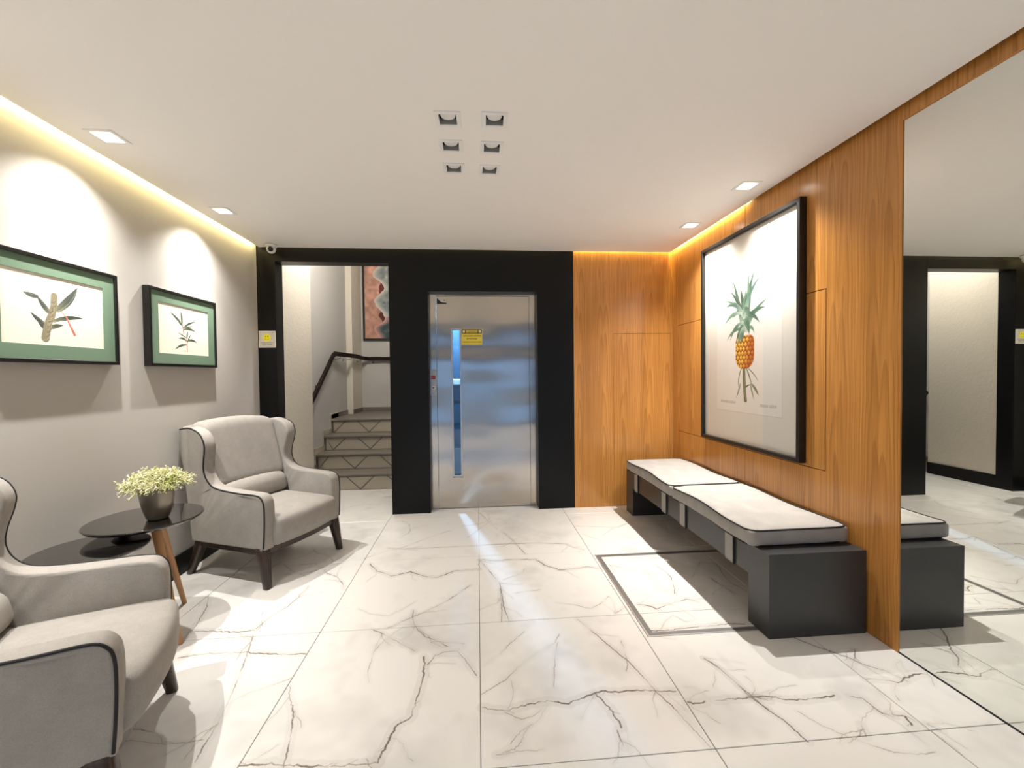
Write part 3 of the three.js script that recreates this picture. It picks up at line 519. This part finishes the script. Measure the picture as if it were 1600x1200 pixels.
botanical(-2.138, 'nearer framed bromeliad print with a thick stem and hanging red flower', (c) => {
  const X = (d) => (d - 2.12 + .245) * 2000, Y = (y) => (1.617 + .164 - y) * 2000, P = (l) => l.map(([a, b]) => [X(a), Y(b)]);
  const lf = (d0, y0, d1, y1, w, b, a = '#4c5245', h = '#858468') => leaf(c, X(d0), Y(y0), X(d1), Y(y1), w, b, a, h);
  lf(2.09, 1.60, 2.03, 1.677, 38, -12, '#4a4d45'); lf(2.036, 1.672, 1.972, 1.683, 34, -12, '#565b55', '#4a4d45'); lf(2.115, 1.62, 2.225, 1.752, 62, 40, '#4b5148'); lf(2.07, 1.545, 2.0, 1.60, 32, -14, '#3f443c', '#6c6c54'); lf(2.1, 1.57, 2.256, 1.6, 34, -40, '#3d423a'); lf(2.08, 1.535, 2.147, 1.556, 34, -14); lf(2.065, 1.525, 2.03, 1.56, 28, 10, '#3f443c'); lf(2.1, 1.61, 2.105, 1.70, 30, 0, '#8a8468', '#a59b7d');
  brush(c, P([[2.062, 1.49], [2.07, 1.53], [2.08, 1.565], [2.095, 1.60], [2.105, 1.64], [2.108, 1.69]]), 74, 62, '#8b8166');
  for (let i = 0; i < 26; i++) { const t = i / 26, x = X(2.062 + .046 * t), y = Y(1.49 + .2 * t); c.strokeStyle = i % 3 ? 'rgba(190,180,150,.45)' : 'rgba(60,54,42,.6)'; c.lineWidth = 3 + 5 * N2(i, 3); c.beginPath(); c.arc(x - 14 + 20 * N1(i, 5), y + 8, 24 + 10 * N2(i, 8), -.6 + N1(i, 4), 1.0 + 1.2 * N1(i, 2)); c.stroke(); }
  brush(c, P([[2.133, 1.622], [2.16, 1.60], [2.172, 1.58]]), 6, 12, '#b98a6a'); brush(c, P([[2.165, 1.595], [2.178, 1.565], [2.19, 1.54], [2.202, 1.516]]), 16, 26, '#c06a58'); brush(c, P([[2.17, 1.59], [2.19, 1.545]]), 6, 8, '#e0a48e');
});
botanical(-3.0, 'farther framed bromeliad print with slender red stems and drooping leaves', (c) => {
  const X = (d) => (d - 2.982 + .245) * 2000, Y = (y) => (1.617 + .164 - y) * 2000, P = (l) => l.map(([a, b]) => [X(a), Y(b)]);
  const lf = (d0, y0, d1, y1, w, b) => leaf(c, X(d0), Y(y0), X(d1), Y(y1), w * 1.6, b, '#3f4738', '#77785c');
  brush(c, P([[2.998, 1.478], [3.0, 1.53], [2.998, 1.565]]), 14, 12, '#a8604a'); brush(c, P([[2.968, 1.60], [2.962, 1.635], [2.955, 1.66]]), 16, 12, '#a8604a'); brush(c, P([[2.998, 1.565], [2.975, 1.585], [2.968, 1.60]]), 6, 6, '#8d7a58');
  lf(2.958, 1.65, 2.845, 1.725, 18, 22); lf(2.955, 1.655, 2.945, 1.75, 18, 8); lf(2.958, 1.65, 2.92, 1.665, 12, 6); lf(2.965, 1.635, 3.09, 1.69, 15, -30); lf(2.968, 1.625, 3.09, 1.62, 17, -40); lf(2.972, 1.64, 3.065, 1.66, 10, 14);
  lf(2.997, 1.55, 2.915, 1.56, 15, 40); lf(3.0, 1.55, 3.10, 1.545, 17, -44); lf(2.998, 1.56, 3.01, 1.62, 14, -10); lf(2.996, 1.525, 2.88, 1.485, 16, 40); lf(2.99, 1.57, 2.91, 1.60, 8, 12); lf(3.002, 1.54, 3.04, 1.60, 10, -10);
});
const swirl = thing('stairwell_painting', 'tall abstract painting of terracotta and grey sea swirls above the landing', 'picture'); swirl.position.set(-1.32, 2.52, SB);
framed(swirl, 1.0, 1.28, .028, .04, .03);
part(swirl, 'canvas', B(-.472, .472, -.612, .612, .027, .032), faceMat(dataTex(256, 332, (u, v) => {
  const y = 1 - v, e = .22 + .07 * Math.sin(y * 17 + 2) * (1 + .4 * N1(y * 6, 1)) + .05 * N1(y * 20, 7), n = N1(u * 8 + 2, y * 11) * .6 + N2(u * 22, y * 30) * .4, d = u - e;
  if (d < 0) { const k = .75 + .5 * n, dark = d > -.10 * Math.pow(Math.max(0, Math.sin(y * 17 + 2)), 1.6) + .012 ? .5 : 1; return [186 * k * dark, 140 * k * dark * dark, 120 * k * dark * dark]; }
  const f = Math.max(0, 1 - d * 7), w = Math.max(f, Math.max(0, n - .5) * 1.6); const teal = y > .72 ? .45 : 1;
  return [(100 * teal + (205 - 100 * teal) * w), (112 * (teal * .75 + .25) + (196 - 112) * w), (112 * (teal * .7 + .3) + (182 - 112) * w)];
}), M.plasticwhite, { roughness: .8 }));

// ---------- armchair ----------
function makeChair(label) {
  // local: x = sideways, y = up, z = forward
  const t = thing('armchair', label, 'armchair', 'pair of grey wingback armchairs');
  const EDGE = [[.312, .252], [.318, .33], [.322, .42], [.321, .505], [.308, .547], [.268, .566], [.12, .572], [-.01, .582], [-.088, .602], [-.133, .645], [-.153, .70], [-.149, .76], [-.131, .83], [-.128, .88], [-.155, .93], [-.212, .957], [-.27, .966], [-.35, .955]];
  const curve = new THREE.CatmullRomCurve3(EDGE.map(([f, y]) => V3(f, y, 0)), false, 'catmullrom', .5), fine = curve.getPoints(60);
  const shape = new THREE.Shape(); shape.moveTo(-.262, .252); shape.lineTo(fine[0].x, fine[0].y); fine.slice(1).forEach((p) => shape.lineTo(p.x, p.y)); shape.lineTo(-.262, .252);
  const flare = (f, y, s) => s * (1 + .0 * f) + Math.sign(s) * (.022 * Math.max(0, Math.min(1, (y - .62) / .3)) * Math.max(0, Math.min(1, (f + .4) / .3)) - .016 * Math.max(0, (f - .2) / .13));
  for (const sg of [-1, 1]) {
    let g = new THREE.ExtrudeGeometry(shape, { depth: .055, bevelEnabled: true, bevelSize: .014, bevelThickness: .014, bevelSegments: 4, curveSegments: 4 });
    g.deleteAttribute('uv'); g.deleteAttribute('normal'); g = mergeVertices(g, 1e-5);
    const p = g.attributes.position; for (let i = 0; i < p.count; i++) { const f = p.getX(i), y = p.getY(i), s = p.getZ(i) + .276; p.setXYZ(i, flare(f, y, s * -sg), y, f); }
    if (sg < 0) { const ix = g.index.array; for (let i = 0; i < ix.length; i += 3) { const k = ix[i]; ix[i] = ix[i + 1]; ix[i + 1] = k; } }
    { const ix = g.index.array; for (let i = 0; i < ix.length; i += 3) { const k = ix[i]; ix[i] = ix[i + 1]; ix[i + 1] = k; } }
    const side = part(t, 'side_panel', boxUV(toCreasedNormals(g, .75)), M.fabric);
    const n = curve.getPoints(60).map((q, i) => { const tn = curve.getTangent(i / 60); return V3(flare(q.x, q.y, -sg * .3415), q.y - tn.x * .011, q.x + tn.y * .011); });
    part(side, 'piping', tube(n, .0046, 110, 7), M.piping);
    part(side, 'seam', tube([V3(-sg * .3455, .595, -.09), V3(-sg * .345, .555, -.18), V3(-sg * .344, .52, -.275)], .0018, 12, 5), M.seam);
  }
  const lean = (y) => -.285 * Math.max(0, y - .40);
  // padded back between the wings, arched on top
  part(t, 'backrest', softBox(.545, .43, .13, .05, 22, 20, 10, (v) => {
    const a = 1 - Math.pow(v.x / .30, 2); const k = (v.y + .215) / .43; v.y += .028 * k * a; const Y = v.y + .775; v.z += .016 * a * (v.z > 0 ? 1 : 0) + .05 * Math.pow(Math.abs(v.x) / .27, 3) * (v.z > 0 ? 1 : .2); v.y = Y; v.z += -.175 + lean(Y);
  }), M.fabric);
  part(t, 'lumbar_pad', softBox(.545, .15, .13, .06, 22, 12, 12, (v) => { const a = 1 - Math.pow(v.x / .29, 2); v.z += .018 * a * (v.z > 0 ? 1 : 0); v.y += .505; v.z += -.135 + lean(v.y) * .6; v.y += .012 * a; }), M.fabric);
  part(t, 'seat', softBox(.53, .20, .64, .045, 24, 10, 26, (v) => {
    const a = 1 - Math.pow(v.x / .275, 2), k = (v.z + .32) / .64; if (v.y > 0) v.y += .016 * a * Math.sin(Math.PI * Math.min(1, k * .9)) - .012 * k * k; v.z += .035 * a * k * k; v.x *= 1 + .03 * Math.max(0, k - .6) * (v.z > .26 ? 1 : 1); v.y += .336; v.z += .045; if (k > .8 && v.y < .3) v.z -= .03 * (.3 - v.y) / .06 * (k - .8) * 5;
  }), M.fabric);
  part(t, 'back_shell', softBox(.63, .72, .055, .024, 16, 18, 4, (v) => { v.y += .605; const Y = v.y; if (Y > .8) v.y += .018 * (Y - .8) / .16 * (1 - Math.pow(v.x / .35, 2)); v.z += -.262 + lean(Y) * .95 - .02; v.x *= .93 + .07 * Math.min(1, Math.max(0, (Y - .25) / .5)); }), M.fabric);
  // timber base
  const fr = []; for (let i = 0; i <= 10; i++) { const x = -.31 + .062 * i; fr.push([x, .30 + .035 * (1 - (x / .31) ** 2)]); }
  const rs = poly([...fr, ...fr.slice().reverse().map(([x, z]) => [x, z - .035])]); const rg = extrude(rs, .042, .003, 1); rg.rotateX(Math.PI / 2); rg.translate(0, .246, 0); part(t, 'front_rail', boxUV(rg), M.walnut);
  for (const s of [-1, 1]) {
    part(t, 'side_rail', boxUV(RB(s * .305 - .016, s * .305 + .016, .202, .248, -.26, .30, .004)), M.walnut);
    const leg = (a, b, ra, rb) => { const g = bar(a, b, ra, rb, 4); return boxUV(g); };
    part(t, 'leg', tapered(V3(s * .30, .25, .285), V3(s * .314, 0, .332), .034, .019), M.walnut);
    part(t, 'leg', tapered(V3(s * .29, .25, -.235), V3(s * .305, 0, -.345), .036, .019), M.walnut);
  }
  part(t, 'back_rail', boxUV(RB(-.30, .30, .202, .248, -.265, -.235, .004)), M.walnut);
  return t;
}
// square leg with rounded corners, narrowing to the foot
function tapered(a, b, ra, rb) {
  const n = 5, P = [], ring = 12, pos = [], idx = [];
  for (let i = 0; i <= n; i++) { const k = i / n, r = ra + (rb - ra) * k; for (let j = 0; j < ring; j++) { const q = j / ring * 6.2832 + .2618, c = Math.cos(q), s = Math.sin(q), m = r / Math.pow(Math.pow(Math.abs(c), 5) + Math.pow(Math.abs(s), 5), .2); pos.push(a.x + (b.x - a.x) * k + c * m, a.y + (b.y - a.y) * k, a.z + (b.z - a.z) * k + s * m); } }
  for (let i = 0; i < n; i++) for (let j = 0; j < ring; j++) { const p = i * ring + j, q = i * ring + (j + 1) % ring; idx.push(p, q, p + ring, q, q + ring, p + ring); }
  for (const [o, f] of [[0, 1], [n * ring, 0]]) for (let j = 1; j < ring - 1; j++) f ? idx.push(o, o + j + 1, o + j) : idx.push(o, o + j, o + j + 1);
  const g = new THREE.BufferGeometry(); g.setAttribute('position', new THREE.Float32BufferAttribute(pos, 3)); g.setIndex(idx); g.computeVertexNormals(); return boxUV(g);
}
M.seam = std({ color: lin(.28, .26, .23), roughness: .9 });
const chair1 = makeChair('grey wingback armchair with dark piping facing the room beside the stair opening');
const face = (a) => Math.PI / 2 - THREE.MathUtils.degToRad(a);     // a = degrees turned from +x towards the camera
chair1.position.set(-1.485, 0, -3.09); chair1.rotation.y = face(23);
const chair2 = chair1.clone(); chair2.name = numbered('armchair'); scene.add(chair2);
chair2.userData = { ...chair1.userData, label: 'grey wingback armchair nearest the camera, partly cut off at the left edge' };
chair2.position.set(-1.458, 0, -1.412); chair2.rotation.y = face(-24);

// ---------- nested side tables ----------
function sideTable(name, label, x, z, y, r, turn, foot) {
  const t = thing(name, label, 'side table', 'pair of nested round side tables'); t.position.set(x, 0, z);
  const e = .011; part(t, 'tabletop', new THREE.LatheGeometry([[0, y - 2 * e], [r - .03, y - 2 * e], [r - .008, y - 1.4 * e], [r, y - .6 * e], [r - .002, y - .15 * e], [r - .006, y], [0, y]].map(([a, b]) => new THREE.Vector2(a, b)), 72), M.gloss);
  for (let i = 0; i < 3; i++) { const a = turn + i * 2.0944, c = Math.cos(a), s = Math.sin(a); const g = bar(V3(c * foot, 0, s * foot), V3(c * r * .33, y - .03, s * r * .33), .0115, .022, 16); part(t, 'leg', g, M.legwood); }
  part(t, 'underframe', new THREE.CylinderGeometry(r * .55, r * .5, .014, 32).translate(0, y - .028, 0), M.walnut);
  return t;
}
sideTable('side_table', 'taller black gloss round table on splayed wooden legs holding the plant', -1.70, -2.285, .59, .242, -1.59, .268);
sideTable('side_table', 'lower black gloss round table tucked under the taller one beside it', -1.752, -2.03, .535, .212, -2.3, .2);

const plant = thing('potted_plant', 'pale green coral-like plant in a bronze pot on the black table', 'plant'); plant.position.set(-1.625, .5905, -2.26);
part(plant, 'pot', (() => { const g = new THREE.LatheGeometry([[0, 0], [.040, 0], [.046, .006], [.059, .045], [.069, .09], [.075, .135], [.076, .16], [.072, .16], [.070, .142], [0, .135]].map(([a, b]) => new THREE.Vector2(a, b)), 40); return g; })(), phy({ color: lin(.27, .235, .19), roughness: .3, metalness: .85, clearcoat: .4, clearcoatRoughness: .15 }));
{
  const mats = [std({ color: lin(.62, .60, .30), roughness: .75 }), std({ color: lin(.72, .70, .47), roughness: .75 }), std({ color: lin(.52, .54, .2), roughness: .75 })], vars = [];
  for (let v = 0; v < 5; v++) {
    const gs = [], L = .062 + .007 * v, main = [V3(0, 0, 0), V3(rr(-.01, .01), L * .35, rr(-.01, .01)), V3(rr(-.016, .016), L * .7, rr(-.016, .016)), V3(rr(-.02, .02), L, rr(-.02, .02))]; const cv = new THREE.CatmullRomCurve3(main);
    gs.push(new THREE.TubeGeometry(cv, 8, .0028, 5));
    for (let k = 0; k < 9; k++) { const p = cv.getPoint(.3 + .08 * k), a = k * 2.4 + v, l = rr(.010, .022), q = p.clone().add(V3(Math.cos(a) * l, l * rr(.5, 1.1), Math.sin(a) * l)); gs.push(bar(p, q, .0028, .0022, 5)); const e = q.clone().add(V3(Math.cos(a + .9) * .009, .008, Math.sin(a + .9) * .009)); gs.push(bar(q, e, .0024, .0019, 5)); const e2 = q.clone().add(V3(Math.cos(a - .9) * .008, .009, Math.sin(a - .9) * .008)); gs.push(bar(q, e2, .0024, .0019, 5)); }
    vars.push(merge(gs));
  }
  part(plant, 'moss', new THREE.SphereGeometry(.07, 18, 10).scale(1, .5, 1).translate(0, .152, 0), std({ color: lin(.16, .17, .06), roughness: .9 }));
  for (let i = 0; i < 110; i++) { const a = i * 2.39996, e = Math.sqrt((i + .5) / 110) * 1.5, m = part(plant, 'sprig', vars[i % 5], mats[i % 7 === 0 ? 2 : i % 2]); m.position.set(Math.cos(a) * .05 * e, .162 + .03 * (1 - (e / 1.5) ** 2), Math.sin(a) * .05 * e); m.quaternion.setFromUnitVectors(V3(0, 1, 0), V3(Math.cos(a) * Math.sin(e), Math.cos(e), Math.sin(a) * Math.sin(e)).normalize()); m.rotateY(i); const s = rr(.85, 1.08) * (.66 + .22 * Math.sin(e)); m.scale.set(.92, s, .92); }
}

// ---------- bench ----------
const bench = thing('bench', 'long black block-legged bench along the wood panelled wall', 'bench');
{
  const x0 = 1.397, x1 = 1.905, z0 = -3.87, z1 = -1.911, t = .157, u = .253, h = .411;
  const s = poly([[-z1, 0], [-z1, h], [-z0, h], [-z0, 0], [-z0 - t, 0], [-z0 - t, u], [-z1 + t, u], [-z1 + t, 0]]);
  const legF = slab([[-z1, 0], [-z1 + t, 0], [-z1 + t, u], [-z1, h]], 'z', 0, x1 - x0, .002).rotateY(Math.PI / 2).translate(x1, 0, 0);
  const legB = slab([[-z0, 0], [-z0 - t, 0], [-z0 - t, u], [-z0, h]], 'z', 0, x1 - x0, .002).rotateY(Math.PI / 2).translate(x1, 0, 0);
  const seat = slab([[-z1 + .0005, h], [-z0 - .0005, h], [-z0 - t, u], [-z1 + t, u]], 'z', 0, x1 - x0, .002).rotateY(Math.PI / 2).translate(x1, 0, 0);
  part(bench, 'leg', boxUV(legF), M.charcoal); part(bench, 'leg', boxUV(legB), M.charcoal); part(bench, 'seat_beam', boxUV(seat), M.charcoal);
}
function cushion(label, z0, z1, straps) {
  const t = thing('bench_cushion', label, 'cushion', 'two piped cushions on the bench'), w = .535, d = z1 - z0, hh = .088, cx = 1.632, cz = (z0 + z1) / 2; t.position.set(cx, .412, cz);
  const wave = (x, z) => .006 * Math.sin(z * 9 + x * 4 + z0) * (Math.abs(x) > .2 ? 1 : .3);
  part(t, 'pad', softBox(w, hh, d, .022, 20, 6, 36, (v) => { const a = (1 - Math.pow(2 * v.x / w, 4)) * (1 - Math.pow(2 * v.z / d, 6)); v.y += hh / 2; if (v.y > hh * .5) v.y += .008 * a + wave(v.x, v.z) * .8; if (v.x < -w / 2 + .05) v.x += wave(v.x, v.z) * .9; }), M.bench);
  const loop = (y, o) => { const p = [], r = .035, X = w / 2 - .006 + o, Z = d / 2 - .006 + o; const side = (ax, az, bx, bz, n) => { for (let i = 0; i <= n; i++) { const k = i / n, x = ax + (bx - ax) * k, z = az + (bz - az) * k; p.push(V3(x + (x < -w / 2 + .05 ? wave(x, z) * .9 : 0), y + wave(x, z) * .8, z)); } }; side(-X + r, -Z, X - r, -Z, 5); side(X, -Z + r, X, Z - r, 12); side(X - r, Z, -X + r, Z, 5); side(-X, Z - r, -X, -Z + r, 14); return new THREE.TubeGeometry(new THREE.CatmullRomCurve3(p, true, 'catmullrom', .5), 140, .0045, 6, true); };
  part(t, 'piping', loop(hh - .004, .002), M.piping); part(t, 'piping', loop(.008, -.002), M.piping);
  for (const z of straps) {
    const g = slab(rect(z - .037, z + .037, -.162, .02), 'z', 0, .006, .001).rotateY(Math.PI / 2), X0 = 1.397 - cx;
    const st = part(t, 'strap', merge(B(X0 - .007, X0 - .001, -.166, .018, z - .037 - cz, z + .037 - cz), B(X0 - .007, X0 + .45, -.167, -.161, z - .037 - cz, z + .037 - cz)), M.bench);
    part(st, 'strap_edge', B(X0 - .0085, X0 - .0005, -.167, .018, z + .037 - cz, z + .047 - cz), M.piping);
  }
}
cushion('grey bench cushion with dark piping at the far end of the bench', -3.80, -2.885, [-3.61, -3.055]);
cushion('grey bench cushion with dark piping at the near end of the bench', -2.875, -1.998, [-2.765, -2.228]);

scene.traverse((o) => { delete o.userData.n; });
renderer.render(scene, camera);
